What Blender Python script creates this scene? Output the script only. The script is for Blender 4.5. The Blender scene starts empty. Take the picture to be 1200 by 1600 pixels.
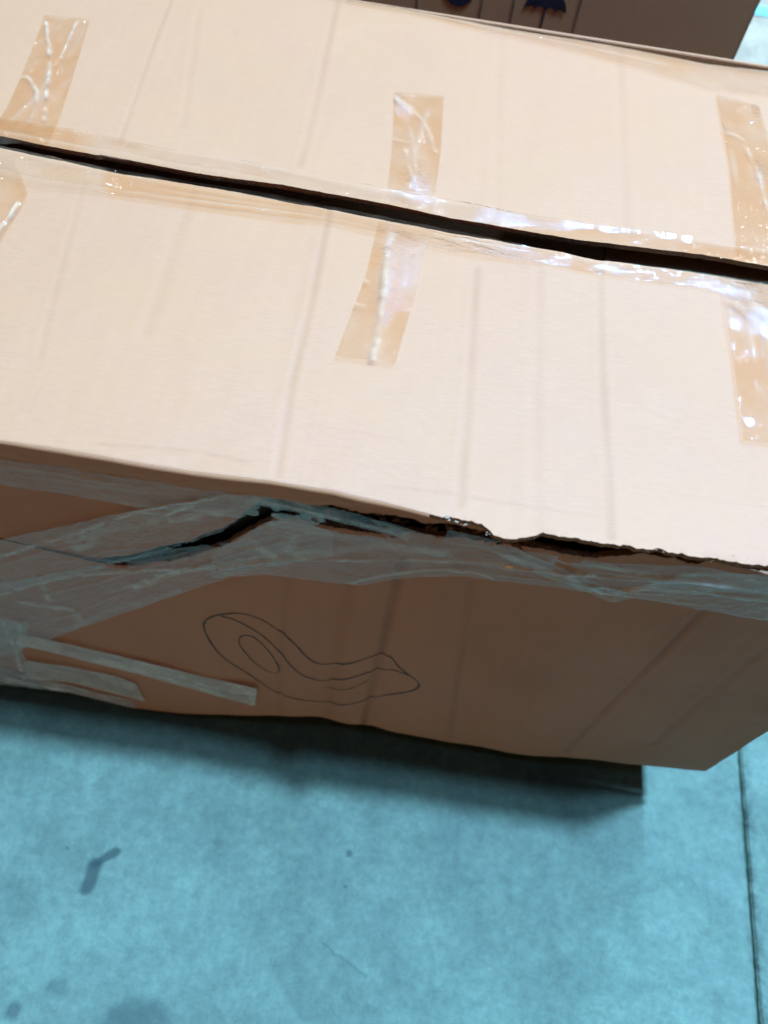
import bpy, bmesh, math, random
import numpy as np
from mathutils import Matrix, Vector, noise as mnoise

sc = bpy.context.scene
COL = sc.collection
random.seed(4)

# ------------------------------------------------------------------ camera
FPX = 1300.0                      # focal length in pixels of the 1200 x 1600 photograph
CAM_H = 1.26                      # metres above the warehouse floor
U = np.array([130.0, 795.0, 1300.0]); U /= np.linalg.norm(U)          # world up in camera axes
_a = 315.0; _b = -(1690000 - 130 * _a) / 795.0
D = np.array([_a, -_b, -FPX]); D /= np.linalg.norm(D)                 # world +y in camera axes
X = np.cross(D, U)                                                    # world +x in camera axes
cam = bpy.data.cameras.new("camera")
cam_o = bpy.data.objects.new("camera", cam); COL.objects.link(cam_o)
cam_o.matrix_world = Matrix(((X[0], X[1], X[2], 0), (D[0], D[1], D[2], 0), (U[0], U[1], U[2], CAM_H), (0, 0, 0, 1)))
cam.sensor_fit = 'VERTICAL'; cam.sensor_height = 24.0
cam.lens = 24.0 * FPX / 1600.0
cam.clip_start = 0.02; cam.clip_end = 200
cam.dof.use_dof = True; cam.dof.focus_distance = 0.80; cam.dof.aperture_fstop = 2.5
sc.camera = cam_o

# ------------------------------------------------------------------ world and lamps
w = bpy.data.worlds.new("World"); sc.world = w; w.use_nodes = True
bgn = w.node_tree.nodes["Background"]
bgn.inputs[0].default_value = (0.75, 0.85, 1.0, 1); bgn.inputs[1].default_value = 0.03

XC = 0.48    # right end of the big carton
COOL = (0.196, 0.502, 1.0)
def disk(name, loc, power, size, color=COOL):
    l = bpy.data.lights.new(name, 'AREA'); l.shape = 'DISK'; l.size = size; l.energy = power; l.color = color
    o = bpy.data.objects.new(name, l); o.location = loc; COL.objects.link(o); return o
def tube(name, loc, power, sx, sy, color=COOL):
    l = bpy.data.lights.new(name, 'AREA'); l.shape = 'RECTANGLE'; l.size = sx; l.size_y = sy; l.energy = power; l.color = color
    o = bpy.data.objects.new(name, l); o.location = loc; COL.objects.link(o); return o
LH = 7.0     # lamp height under the warehouse roof
disk("ceiling_lamp", (XC + 0.19 * LH, 0.35 + 0.02 * LH, LH), 395, 0.30)
disk("ceiling_lamp", (XC + 0.155 * LH, 0.35 + 0.078 * LH, LH), 1950, 0.34)
tube("ceiling_tube_and_fill", (XC + 0.19 * LH, 2.9, LH), 1250, 0.14, 4.6)
tube("ceiling_tube_and_fill", (-1.6, -1.2, LH), 40, 2.5, 0.15)  # added fill tube, lifts the dark shadow on the floor
for lx, ly, lp in ((-2.6, 5.6, 14), (0.35, 5.2, 20), (0.75, 5.9, 18), (2.6, 5.4, 10), (4.6, 4.4, 12)):
    disk("ceiling_lamp", (lx, ly, 4.6), lp, 0.15, (0.72, 0.86, 1.0))
# spot added to brighten the floor behind the cartons
_s = bpy.data.lights.new("rear_fill_spot", 'SPOT'); _s.energy = 3400; _s.color = (0.85, 0.68, 0.95); _s.spot_size = math.radians(50); _s.spot_blend = 0.5; _s.shadow_soft_size = 0.1
_so = bpy.data.objects.new("rear_fill_spot", _s); _so.location = (1.45, 3.3, 4.4); COL.objects.link(_so)
# added warm fill from behind the camera, tints the carton front
_w = bpy.data.lights.new("warm_fill_spot", 'SPOT'); _w.energy = 58; _w.color = (1.0, 0.52, 0.03); _w.spot_size = math.radians(26); _w.spot_blend = 1.0; _w.shadow_soft_size = 0.25
_wo = bpy.data.objects.new("warm_fill_spot", _w); _wo.location = (-0.8, -3.3, 1.0); COL.objects.link(_wo)
_wo.rotation_euler = Vector((0.62, 3.65, -0.52)).to_track_quat('-Z', 'Y').to_euler()

sc.view_settings.view_transform = 'Standard'
sc.view_settings.look = 'None'
sc.view_settings.exposure = 0.0
sc.view_settings.gamma = 1.0
sc.cycles.transparent_max_bounces = 32
sc.cycles.max_bounces = 10

# ------------------------------------------------------------------ geometry helpers
def ray(px, py):
    d = np.array([px - 600.0, -(py - 800.0), -FPX]); return np.array([d @ X, d @ D, d @ U])
def on_z(px, py, z):
    r = ray(px, py); p = r * ((z - CAM_H) / r[2]); return np.array([p[0], p[1]])
def on_y(px, py, y):
    r = ray(px, py); p = r * (y / r[1]); return np.array([p[0], p[2] + CAM_H])

ZT = 0.70        # top of the big carton
YF = 0.350       # its front face
XL, XR = -0.86, float(on_y(1105, 1210, YF)[0])
TH = 0.0055      # board thickness

def top_pts(pts): return np.array([on_z(x, y, ZT) for x, y in pts])
def front_y(x, z):
    """the front face leans back a little towards its top left"""
    return YF + np.interp(x, [-0.40, 0.0, 0.12, 0.26, 0.33], [0.009, 0.007, 0.0, 0.0, -0.0045]) * np.clip((np.asarray(z) - 0.1) / 0.6, 0, 1)
def front_pts(pts):
    out = []
    for x, y in pts:
        yy = YF
        for _ in range(4):
            q = on_y(x, y, yy); yy = float(front_y(q[0], q[1]))
        out.append(q)
    return np.array(out)
def floor_pts(pts): return np.array([on_z(x, y, 0.0) for x, y in pts])

def poly_dist(P, line):
    """distance of points P (n,2) to a polyline"""
    best = np.full(len(P), 1e9)
    for a, b in zip(line[:-1], line[1:]):
        ab = b - a; L = ab @ ab + 1e-12
        t = np.clip(((P - a) @ ab) / L, 0, 1)
        best = np.minimum(best, np.hypot(*(P - a - t[:, None] * ab).T))
    return best

def interp_line(line, x):
    l = line[np.argsort(line[:, 0])]
    return np.interp(x, l[:, 0], l[:, 1])

def vnoise(P, scale, seed=0.0, octaves=3):
    """fractal noise at points P (n,2 or n,3)"""
    out = np.empty(len(P))
    for i, p in enumerate(P):
        v = Vector((p[0] * scale[0] + seed, p[1] * scale[1] - seed * 1.7, seed * 0.37))
        out[i] = mnoise.fractal(v, 1.0, 2.0, octaves)
    return out

def jag(x, seed, amp):
    """ragged one dimensional noise"""
    return amp * np.array([mnoise.fractal(Vector((t * 60, seed, 0)), 0.6, 2.1, 5) + 0.5 * mnoise.noise(Vector((t * 400, seed, 3))) for t in x])

def link(name, verts, faces, mat, parent=None, smooth=True, attrs=None, mats=None, fmat=None):
    me = bpy.data.meshes.new(name)
    me.from_pydata([tuple(map(float, v)) for v in verts], [], [tuple(map(int, f)) for f in faces])
    for m in ([mat] if mats is None else mats): me.materials.append(m)
    if fmat is not None: me.polygons.foreach_set("material_index", np.array(fmat, dtype=np.int32))
    if smooth: me.polygons.foreach_set("use_smooth", [True] * len(me.polygons))
    for k, v in (attrs or {}).items():
        a = me.attributes.new(k, 'FLOAT', 'POINT'); a.data.foreach_set("value", np.asarray(v, dtype=np.float32))
    me.update()
    o = bpy.data.objects.new(name, me); COL.objects.link(o)
    if parent is not None: o.parent = parent
    return o

def grid_faces(nu, nv, flip=False):
    f = []
    for i in range(nu - 1):
        for j in range(nv - 1):
            a, b, c, d = i * nv + j, (i + 1) * nv + j, (i + 1) * nv + j + 1, i * nv + j + 1
            f.append((a, d, c, b) if flip else (a, b, c, d))
    return f

def sheet(name, P, nu, nv, mat, parent, flip=False, attrs=None, thick=None, edge_mat=None, keep=None):
    """a grid sheet P (nu*nv,3); thick = vector pushed to the back side, closed round the rim"""
    faces = grid_faces(nu, nv, flip); n = nu * nv
    if keep is not None: faces = [f for f in faces if keep[f[0]] or keep[f[2]]]
    if thick is None: return link(name, P, faces, mat, parent, attrs=attrs)
    P2 = np.vstack([P, P + np.asarray(thick)])
    k = len(faces)
    faces = faces + [tuple(n + i for i in reversed(f)) for f in faces]
    rim = [i * nv for i in range(nu)] + [(nu - 1) * nv + j for j in range(1, nv)] + [i * nv + nv - 1 for i in range(nu - 2, -1, -1)] + [j for j in range(nv - 2, 0, -1)]
    rim2 = rim[1:] + rim[:1]
    # rim gets its own vertices so that the cut edge stays crisp
    base = len(P2)
    P2 = np.vstack([P2, P2[rim], P2[[n + r for r in rim]]]); m = len(rim)
    for i in range(m):
        j = (i + 1) % m
        q = (base + i, base + m + i, base + m + j, base + j)
        faces.append(q[::-1] if flip else q)
    a2 = {q: np.concatenate([v, v, np.asarray(v)[rim], np.asarray(v)[rim]]) for q, v in (attrs or {}).items()}
    fm = [0] * (2 * k) + [1] * m
    return link(name, P2, faces, mat, parent, attrs=a2, mats=[mat, edge_mat or mat], fmat=fm)

def box_bm(bm, x0, x1, y0, y1, z0, z1, bev=0.0):
    r = bmesh.ops.create_cube(bm, size=1.0)
    vs = r['verts']
    bmesh.ops.scale(bm, vec=(x1 - x0, y1 - y0, z1 - z0), verts=vs)
    bmesh.ops.translate(bm, vec=((x0 + x1) / 2, (y0 + y1) / 2, (z0 + z1) / 2), verts=vs)
    if bev:
        es = list({e for v in vs for e in v.link_edges})
        bmesh.ops.bevel(bm, geom=es, offset=bev, segments=2, affect='EDGES')
def box_obj(name, x0, x1, y0, y1, z0, z1, mat, parent=None, bev=0.0015):
    bm = bmesh.new(); box_bm(bm, x0, x1, y0, y1, z0, z1, bev)
    me = bpy.data.meshes.new(name); bm.to_mesh(me); bm.free(); me.materials.append(mat)
    o = bpy.data.objects.new(name, me); COL.objects.link(o)
    if parent is not None: o.parent = parent
    return o
def empty(name, loc, label, cat, group=None):
    o = bpy.data.objects.new(name, None); COL.objects.link(o); o.location = loc
    o.empty_display_size = 0.1
    o["label"] = label; o["category"] = cat
    if group: o["group"] = group
    return o

# ------------------------------------------------------------------ materials
class NT:
    def __init__(s, name):
        s.m = bpy.data.materials.new(name); s.m.use_nodes = True; s.t = s.m.node_tree; s.t.nodes.clear()
        s.out = s.n('ShaderNodeOutputMaterial')
    def n(s, typ, **kw):
        nd = s.t.nodes.new(typ)
        for k, v in kw.items(): setattr(nd, k, v)
        return nd
    def l(s, a, b): s.t.links.new(a, b)
    def set(s, sock, v):
        if hasattr(v, 'is_linked') or isinstance(v, bpy.types.NodeSocket): s.l(v, sock)
        else: sock.default_value = v
    def math(s, op, a, b=None, c=None, clamp=False):
        nd = s.n('ShaderNodeMath', operation=op, use_clamp=clamp)
        for i, v in enumerate((a, b, c)):
            if v is not None: s.set(nd.inputs[i], v)
        return nd.outputs[0]
    def noise(s, vec, scale, detail=4, rough=0.55, sc3=None):
        if sc3 is not None:
            mp = s.n('ShaderNodeMapping'); mp.inputs['Scale'].default_value = sc3; s.l(vec, mp.inputs[0]); vec = mp.outputs[0]
        nd = s.n('ShaderNodeTexNoise'); s.l(vec, nd.inputs['Vector'])
        nd.inputs['Scale'].default_value = scale; nd.inputs['Detail'].default_value = detail; nd.inputs['Roughness'].default_value = rough
        return nd.outputs[0]
    def ramp(s, fac, lo, hi, a=0.0, b=1.0):
        nd = s.n('ShaderNodeMapRange'); s.set(nd.inputs[0], fac)
        nd.inputs[1].default_value = lo; nd.inputs[2].default_value = hi; nd.inputs[3].default_value = a; nd.inputs[4].default_value = b
        return nd.outputs[0]
    def mix(s, fac, a, b, mode='MIX'):
        nd = s.n('ShaderNodeMix', data_type='RGBA', blend_type=mode)
        s.set(nd.inputs[0], fac); s.set(nd.inputs[6], a); s.set(nd.inputs[7], b); return nd.outputs[2]
    def coord(s):
        return s.n('ShaderNodeNewGeometry').outputs['Position']
    def attr(s, name):
        nd = s.n('ShaderNodeAttribute', attribute_name=name); return nd.outputs['Fac']
    def bump(s, h, strength, dist):
        nd = s.n('ShaderNodeBump'); nd.inputs['Strength'].default_value = strength; nd.inputs['Distance'].default_value = dist
        s.l(h, nd.inputs['Height']); return nd.outputs[0]
    def bsdf(s, color, rough, spec=0.4, normal=None):
        p = s.n('ShaderNodeBsdfPrincipled'); s.set(p.inputs['Base Color'], color); s.set(p.inputs['Roughness'], rough)
        p.inputs['Specular IOR Level'].default_value = spec
        if normal is not None: s.l(normal, p.inputs['Normal'])
        s.l(p.outputs[0], s.out.inputs[0]); return p

def rgb(r, g, b): return (r, g, b, 1.0)

def cardboard(name, base=(0.57, 0.186, 0.071), vertical=False):
    t = NT(name); P = t.coord()
    # paper fibres run along the length of the sheet, flutes cross it
    fib = t.noise(P, 60, 5, 0.7, (1.2, 14, 14))
    fine = t.noise(P, 900, 2, 0.6, (0.5, 1.2, 1.2))
    big = t.noise(P, 5, 4, 0.6)
    flute = t.noise(P, 95, 1, 0.4, (1.0, 0.03, 0.03))
    wear = t.attr('wear')
    c = t.mix(t.ramp(fib, 0.3, 0.7), rgb(base[0] * .90, base[1] * .89, base[2] * .88), rgb(base[0] * 1.07, base[1] * 1.07, base[2] * 1.08))
    c = t.mix(t.ramp(fine, 0.3, 0.7, 0.0, 0.35), c, rgb(base[0] * .78, base[1] * .76, base[2] * .74))
    c = t.mix(t.ramp(big, 0.35, 0.7, 0.0, 0.30), c, rgb(base[0] * .90, base[1] * .87, base[2] * .83))
    c = t.mix(t.ramp(t.noise(P, 11, 5, 0.6), 0.42, 0.62, 0.0, 0.40), c, rgb(base[0] * 0.97, base[1] * .97, base[2] * .84))
    c = t.mix(t.ramp(flute, 0.3, 0.7, 0.0, 0.22), c, rgb(base[0] * .93, base[1] * .90, base[2] * .86))
    c = t.mix(t.math('MULTIPLY', wear, 0.75, clamp=True), c, rgb(base[0] * .50, base[1] * .36, base[2] * .24))
    h = t.math('ADD', t.math('MULTIPLY', fib, 0.5), t.math('ADD', t.math('MULTIPLY', fine, 0.35), t.math('MULTIPLY', flute, 0.9)))
    t.bsdf(c, 0.62, 0.35, t.bump(h, 0.22, 0.0012)); return t.m

M_CARD = cardboard("kraft cardboard")
M_CARD_BACK = cardboard("kraft cardboard aged", (0.56, 0.205, 0.082))

t = NT("torn cardboard edge"); P = t.coord()
c = t.mix(t.ramp(t.noise(P, 500, 3, 0.7), 0.35, 0.7), rgb(0.18, 0.07, 0.034), rgb(0.50, 0.19, 0.085))
t.bsdf(c, 0.85, 0.1, t.bump(t.noise(P, 700, 3), 0.6, 0.002)); M_EDGE = t.m
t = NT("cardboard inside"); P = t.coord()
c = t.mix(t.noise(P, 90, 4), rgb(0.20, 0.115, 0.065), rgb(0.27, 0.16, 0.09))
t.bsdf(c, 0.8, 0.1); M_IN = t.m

def tape_mat(name, tint, haze, rough, hazecol=(0.75, 0.78, 0.78), ior=1.46, sheen=0.05, shine_white=0.55):
    t = NT(name); P = t.coord()
    s = t.attr('stuck')
    sn = t.noise(P, 45, 4, 0.6)
    s2 = t.math('ADD', s, t.math('MULTIPLY', t.math('SUBTRACT', sn, 0.5), 0.7), clamp=True)
    col = t.mix(s2, rgb(0.985, 0.975, 0.96), rgb(*tint))
    tr = t.n('ShaderNodeBsdfTransparent'); t.l(col, tr.inputs[0])
    h = t.math('ADD', t.math('ADD', t.noise(P, 160, 3, 0.5), t.math('MULTIPLY', t.noise(P, 420, 2, 0.5, (0.6, 1.4, 1.0)), 0.45)), t.math('MULTIPLY', t.noise(P, 38, 2, 0.5), 1.5))
    h = t.math('MULTIPLY', h, t.math('ADD', 0.09, t.attr('crinkle')))
    nrm = t.bump(h, 0.6, 0.004)
    gl = t.n('ShaderNodeBsdfGlossy'); gl.inputs['Roughness'].default_value = rough; t.l(nrm, gl.inputs['Normal'])
    df = t.n('ShaderNodeBsdfDiffuse'); df.inputs[0].default_value = rgb(*hazecol); t.l(nrm, df.inputs['Normal'])
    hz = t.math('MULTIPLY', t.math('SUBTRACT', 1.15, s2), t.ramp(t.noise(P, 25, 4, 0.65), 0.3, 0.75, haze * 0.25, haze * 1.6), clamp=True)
    hz = t.math('ADD', hz, t.math('MULTIPLY', t.attr('shine_paint'), shine_white), clamp=True)  # painted shine: whitening stands in for light caught on tape wrinkles
    m1 = t.n('ShaderNodeMixShader'); t.l(hz, m1.inputs[0]); t.l(tr.outputs[0], m1.inputs[1]); t.l(df.outputs[0], m1.inputs[2])
    lw = t.n('ShaderNodeFresnel'); lw.inputs[0].default_value = ior; t.l(nrm, lw.inputs['Normal'])
    geo = t.n('ShaderNodeNewGeometry')
    fr = t.math('MULTIPLY', t.math('ADD', lw.outputs[0], t.math('MULTIPLY', t.attr('shine_paint'), sheen), clamp=True), t.math('SUBTRACT', 1.0, geo.outputs['Backfacing']))
    m2 = t.n('ShaderNodeMixShader'); t.l(fr, m2.inputs[0]); t.l(m1.outputs[0], m2.inputs[1]); t.l(gl.outputs[0], m2.inputs[2])
    t.l(m2.outputs[0], t.out.inputs[0]); return t.m
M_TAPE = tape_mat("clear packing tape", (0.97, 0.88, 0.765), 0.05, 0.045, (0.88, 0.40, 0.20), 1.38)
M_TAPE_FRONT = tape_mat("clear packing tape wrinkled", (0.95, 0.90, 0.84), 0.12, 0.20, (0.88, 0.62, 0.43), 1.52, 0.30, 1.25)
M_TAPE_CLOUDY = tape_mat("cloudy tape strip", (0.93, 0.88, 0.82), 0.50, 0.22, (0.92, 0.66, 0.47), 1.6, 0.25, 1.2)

t = NT("printed ink"); P = t.coord()
p_ = t.bsdf(rgb(0.085, 0.045, 0.03), 0.6, 0.3)
tr_ = t.n('ShaderNodeBsdfTransparent'); mx_ = t.n('ShaderNodeMixShader')
t.l(t.ramp(t.noise(P, 140, 4, 0.7), 0.35, 0.65, 0.45, 0.95), mx_.inputs[0]); t.l(tr_.outputs[0], mx_.inputs[1]); t.l(p_.outputs[0], mx_.inputs[2]); t.l(mx_.outputs[0], t.out.inputs[0]); M_INK = t.m
t = NT("black printed ink"); t.bsdf(rgb(0.018, 0.012, 0.02), 0.55, 0.3); M_BLACK = t.m
t = NT("pallet wood"); P = t.coord()
c = t.mix(t.noise(P, 30, 6, 0.65, (1, 12, 12)), rgb(0.16, 0.11, 0.07), rgb(0.34, 0.25, 0.16))
t.bsdf(c, 0.75, 0.2, t.bump(t.noise(P, 40, 5, 0.6, (1, 14, 14)), 0.4, 0.003)); M_WOOD = t.m

# concrete
JOINT = floor_pts([(1150, 1120), (1157, 1190), (1163, 1260), (1166, 1320), (1173, 1400), (1180, 1500), (1187, 1600)])
JK = np.polyfit(JOINT[:, 1], JOINT[:, 0], 1)
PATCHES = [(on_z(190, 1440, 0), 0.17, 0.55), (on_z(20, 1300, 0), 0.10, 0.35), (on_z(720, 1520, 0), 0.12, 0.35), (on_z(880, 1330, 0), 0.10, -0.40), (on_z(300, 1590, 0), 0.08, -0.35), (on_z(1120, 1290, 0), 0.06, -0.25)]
STAINS = []   # filled with capsule coordinates (x0,y0,x1,y1,r,strength)
def cap(p0, p1, r, k):
    a, b = on_z(*p0, 0), on_z(*p1, 0); STAINS.append((a, b, r, k))
cap((135, 1385), (150, 1352), 0.010, 0.55); cap((150, 1352), (180, 1330), 0.006, 0.55)
cap((545, 1332), (546, 1334), 0.004, 0.45); cap((537, 1384), (538, 1385), 0.002, 0.4); cap((20, 1582), (22, 1578), 0.010, 0.4)
cap((105, 1326), (106, 1327), 0.003, 0.35); cap((185, 1600), (235, 1592), 0.022, 0.35); cap((450, 1296), (452, 1298), 0.006, -0.20)
cap((505, 1475), (572, 1525), 0.0025, 0.20); cap((340, 1318), (341, 1320), 0.008, 0.12); cap((90, 1540), (95, 1545), 0.012, 0.22)
def concrete(name):
    t = NT(name); P = t.coord()
    big = t.noise(P, 3.2, 5, 0.6); mid = t.noise(P, 13, 6, 0.68); fine = t.noise(P, 180, 4, 0.7); spk = t.noise(P, 1100, 1, 0.5)
    def k(v, g=1.0, bl=1.0): return rgb(0.110 * v, 0.120 * v * g, 0.072 * v * bl)
    c = t.mix(t.ramp(big, 0.36, 0.64), k(0.78, 0.99, 0.99), k(1.20, 1.00, 1.00))
    c = t.mix(t.ramp(mid, 0.46, 0.58, 0.0, 0.60), c, k(1.45, 0.99, 1.0))
    c = t.mix(t.ramp(t.noise(P, 7.5, 6, 0.72), 0.50, 0.60, 0.0, 0.55), c, k(0.74, 0.98, 1.06))
    c = t.mix(t.ramp(t.noise(P, 26, 5, 0.75), 0.50, 0.60, 0.0, 0.50), c, k(0.76, 1.02, 1.0))
    # brighter light at lower left painted in, with paler and darker clouds
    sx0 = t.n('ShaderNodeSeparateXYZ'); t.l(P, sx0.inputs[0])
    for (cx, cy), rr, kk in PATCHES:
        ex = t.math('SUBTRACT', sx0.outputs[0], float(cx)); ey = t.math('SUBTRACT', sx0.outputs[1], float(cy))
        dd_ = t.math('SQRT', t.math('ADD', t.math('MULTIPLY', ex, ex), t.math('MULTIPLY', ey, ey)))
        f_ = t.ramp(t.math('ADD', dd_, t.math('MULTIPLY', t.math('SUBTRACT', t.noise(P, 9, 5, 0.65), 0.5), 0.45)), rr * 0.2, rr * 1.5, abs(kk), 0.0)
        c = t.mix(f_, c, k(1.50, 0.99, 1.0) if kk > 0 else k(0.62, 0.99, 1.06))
    # fine scratches and trowel marks
    sc1 = t.noise(P, 30, 3, 0.6, (7, 0.9, 1)); c = t.mix(t.ramp(sc1, 0.60, 0.72, 0.0, 0.30), c, k(1.35))
    sc2 = t.noise(P, 22, 3, 0.6, (1.0, 8, 1)); c = t.mix(t.ramp(sc2, 0.62, 0.74, 0.0, 0.30), c, k(0.70))
    c = t.mix(t.ramp(fine, 0.35, 0.7, 0.0, 0.50), c, k(0.66))
    c = t.mix(t.ramp(spk, 0.35, 0.65, 0.0, 0.60), c, k(1.45))
    c = t.mix(t.ramp(t.noise(P, 420, 2, 0.6), 0.62, 0.70, 0.0, 0.55), c, k(0.45))
    # paler strip along the joint
    sx = t.n('ShaderNodeSeparateXYZ'); t.l(P, sx.inputs[0])
    dj = t.math('SUBTRACT', t.math('ADD', sx.outputs[0], t.math('MULTIPLY', t.math('SUBTRACT', mid, 0.5), 0.012)), t.math('MULTIPLY_ADD', sx.outputs[1], float(JK[0]), float(JK[1])))
    band = t.math('MULTIPLY', t.ramp(dj, -0.108, -0.094, 0.0, 1.0), t.ramp(dj, -0.02, -0.005, 1.0, 0.0))
    c = t.mix(t.math('MULTIPLY', band, 0.12), c, k(1.30, 0.98, 1.05))
    # packed dirt beside the joint
    near = t.ramp(t.math('ABSOLUTE', t.math('SUBTRACT', dj, 0.003)), 0.002, 0.016, 1.0, 0.0)
    c = t.mix(t.math('MULTIPLY', near, t.ramp(t.noise(P, 38, 5, 0.7), 0.44, 0.62, 0.0, 0.85), clamp=True), c, k(0.38))
    # cloudy wear
    cl = t.math('MULTIPLY', t.ramp(t.noise(P, 7, 7, 0.68), 0.36, 0.64, 0.90, 1.15), t.ramp(t.noise(P, 24, 5, 0.70), 0.36, 0.64, 0.90, 1.10))
    cl = t.math('MULTIPLY', cl, t.ramp(t.noise(P, 75, 4, 0.7), 0.34, 0.66, 0.88, 1.12))
    cc = t.n('ShaderNodeCombineColor'); t.l(cl, cc.inputs[0]); t.l(cl, cc.inputs[1]); t.l(cl, cc.inputs[2])
    c = t.mix(1.0, c, cc.outputs[0], 'MULTIPLY')
    # dark drips and scuffs with ragged outlines
    wn = t.n('ShaderNodeTexNoise'); wn.inputs['Scale'].default_value = 45; wn.inputs['Detail'].default_value = 3; t.l(P, wn.inputs['Vector'])
    wv = t.n('ShaderNodeVectorMath', operation='MULTIPLY_ADD'); t.l(wn.outputs['Color'], wv.inputs[0])
    wv.inputs[1].default_value = (0.014, 0.014, 0); wv.inputs[2].default_value = (-0.007, -0.007, 0)
    ad = t.n('ShaderNodeVectorMath', operation='ADD'); t.l(P, ad.inputs[0]); t.l(wv.outputs[0], ad.inputs[1])
    sp = t.n('ShaderNodeSeparateXYZ'); t.l(ad.outputs[0], sp.inputs[0])
    for a, b, r, k in STAINS:
        ab = b - a; L = float(ab @ ab) + 1e-9
        dx = t.math('SUBTRACT', sp.outputs[0], float(a[0])); dy = t.math('SUBTRACT', sp.outputs[1], float(a[1]))
        h = t.math('MULTIPLY', t.math('ADD', t.math('MULTIPLY', dx, float(ab[0])), t.math('MULTIPLY', dy, float(ab[1]))), 1.0 / L, clamp=True)
        ex = t.math('SUBTRACT', dx, t.math('MULTIPLY', h, float(ab[0]))); ey = t.math('SUBTRACT', dy, t.math('MULTIPLY', h, float(ab[1])))
        d = t.math('SQRT', t.math('ADD', t.math('MULTIPLY', ex, ex), t.math('MULTIPLY', ey, ey)))
        f = t.ramp(d, r * 0.6, r * 1.3, min(0.85, abs(k) * 1.45), 0.0)
        c = t.mix(f, c, rgb(0.032, 0.039, 0.026) if k > 0 else rgb(0.14, 0.13, 0.06))
    h = t.math('ADD', mid, t.math('MULTIPLY', fine, 0.4))
    t.bsdf(c, t.ramp(mid, 0.3, 0.7, 0.68, 0.82), 0.2, t.bump(h, 0.12, 0.004)); return t.m
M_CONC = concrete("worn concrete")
t = NT("joint filler"); P = t.coord()
t.bsdf(t.mix(t.noise(P, 60, 5, 0.7), rgb(0.018, 0.026, 0.016), rgb(0.050, 0.080, 0.042)), 0.9, 0.1); M_JOINT = t.m
t = NT("teal floor paint"); P = t.coord()
t.bsdf(t.mix(t.ramp(t.noise(P, 30, 5, 0.7), 0.45, 0.65), rgb(0.06, 0.25, 0.22), rgb(0.10, 0.30, 0.27)), 0.5, 0.3); M_TEAL = t.m

# ------------------------------------------------------------------ floor
floor = link("floor", [(-14, -8, -0.007), (14, -8, -0.007), (14, 22, -0.007), (-14, 22, -0.007)], [(0, 1, 2, 3)], M_JOINT, smooth=False)
floor["kind"] = "structure"
def slab(side):
    ys = np.concatenate([[-8.0, -2.0], np.arange(-0.25, 0.9, 0.0025), [1.4, 2, 4, 22.0]])
    l = JOINT[np.argsort(JOINT[:, 1])]
    k = np.polyfit(l[:, 1], l[:, 0], 1)
    base = np.polyval(k, ys)
    gap = 0.0012 + 0.0016 * np.abs(jag(ys * 0.35, 3.0 + side, 1.0)) + 0.004 * np.clip(jag(ys * 0.12, 9 + side, 1.0), 0, 1)
    if side < 0: gap *= 0.55
    e = base + side * gap
    far = np.full_like(ys, 14.0 * side)
    V = []; F = []
    n = len(ys)
    for yy, ee, ff in zip(ys, e, far):
        V += [(ee, yy, -0.0065), (ee, yy, -0.004), (ee + side * 0.0035, yy, 0.0), (ff, yy, 0.0)]
    for i in range(n - 1):
        for j in range(3):
            q = (i * 4 + j, (i + 1) * 4 + j, (i + 1) * 4 + j + 1, i * 4 + j + 1)
            F.append(q if side < 0 else q[::-1])
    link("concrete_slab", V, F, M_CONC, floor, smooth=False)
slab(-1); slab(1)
# painted line on the floor behind the cartons
pa, pb = on_z(1193, 12, 0), on_z(1193, 26, 0)
link("painted_line", [(0.2, pb[1], .004), (9, pb[1], .004), (9, pa[1], .004), (0.2, pa[1], .004)], [(0, 1, 2, 3)], M_TEAL, floor, smooth=False)

# ------------------------------------------------------------------ wooden pallet under the carton
pallet = empty("wooden_pallet", (-0.15, 0.75, 0), "low wooden pallet in shadow under the big taped carton", "pallet")
def pbox(name, x0, x1, y0, y1, z0, z1):
    o = box_obj(name, x0 + .15, x1 + .15, y0 - .75, y1 - .75, z0, z1, M_WOOD, pallet, 0.002); return o
for yy in (0.45, 0.58, 0.71, 0.84, 0.97):
    pbox("deck_board", -0.80, 0.40, yy, yy + 0.10, 0.0905, 0.112)
for xx in (-0.80, -0.25, 0.30):
    pbox("bearer", xx, xx + 0.10, 0.45, 1.07, 0.0725, 0.090)
    for yy in (0.46, 0.71, 0.97):
        pbox("block", xx, xx + 0.10, yy, yy + 0.09, 0.0, 0.072)

# ------------------------------------------------------------------ the big carton
carton = empty("cardboard_carton", ((XL + XR) / 2, 0.72, 0.087), "big torn brown carton sealed with clear tape, drawn oval outline on its dark front", "box")
OFF = np.array([-(XL + XR) / 2, -0.72, -0.087])
def L3(P): return np.asarray(P) + OFF

gap_up = np.array([on_z(x, y, ZT + 0.002) for x, y in [(-60, 200), (0, 212), (75, 228), (150, 243), (160, 243), (200, 250), (300, 269), (440, 288), (600, 317), (700, 339), (800, 357), (900, 374), (1000, 386), (1100, 398), (1200, 415), (1300, 432)]])
gap_lo = np.array([on_z(x, y, ZT + 0.005) for x, y in [(-60, 214), (0, 227), (100, 245), (145, 257), (190, 266), (300, 283), (430, 303), (500, 318), (600, 337), (700, 358), (770, 368), (850, 386), (930, 403), (1000, 412), (1100, 426), (1200, 443), (1300, 462)]])
edge_front = top_pts([(-120, 668), (0, 688), (100, 702), (200, 721), (300, 737), (415, 751), (520, 766), (600, 784), (660, 800), (700, 809), (740, 822), (778, 838), (800, 842), (830, 839), (845, 832), (900, 841), (1000, 857), (1100, 870), (1200, 885), (1320, 903)])
edge_back = top_pts([(500, -16), (620, 1), (800, 35), (900, 51), (1000, 69), (1105, 89), (1150, 95), (1200, 101), (1300, 118)])
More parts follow.
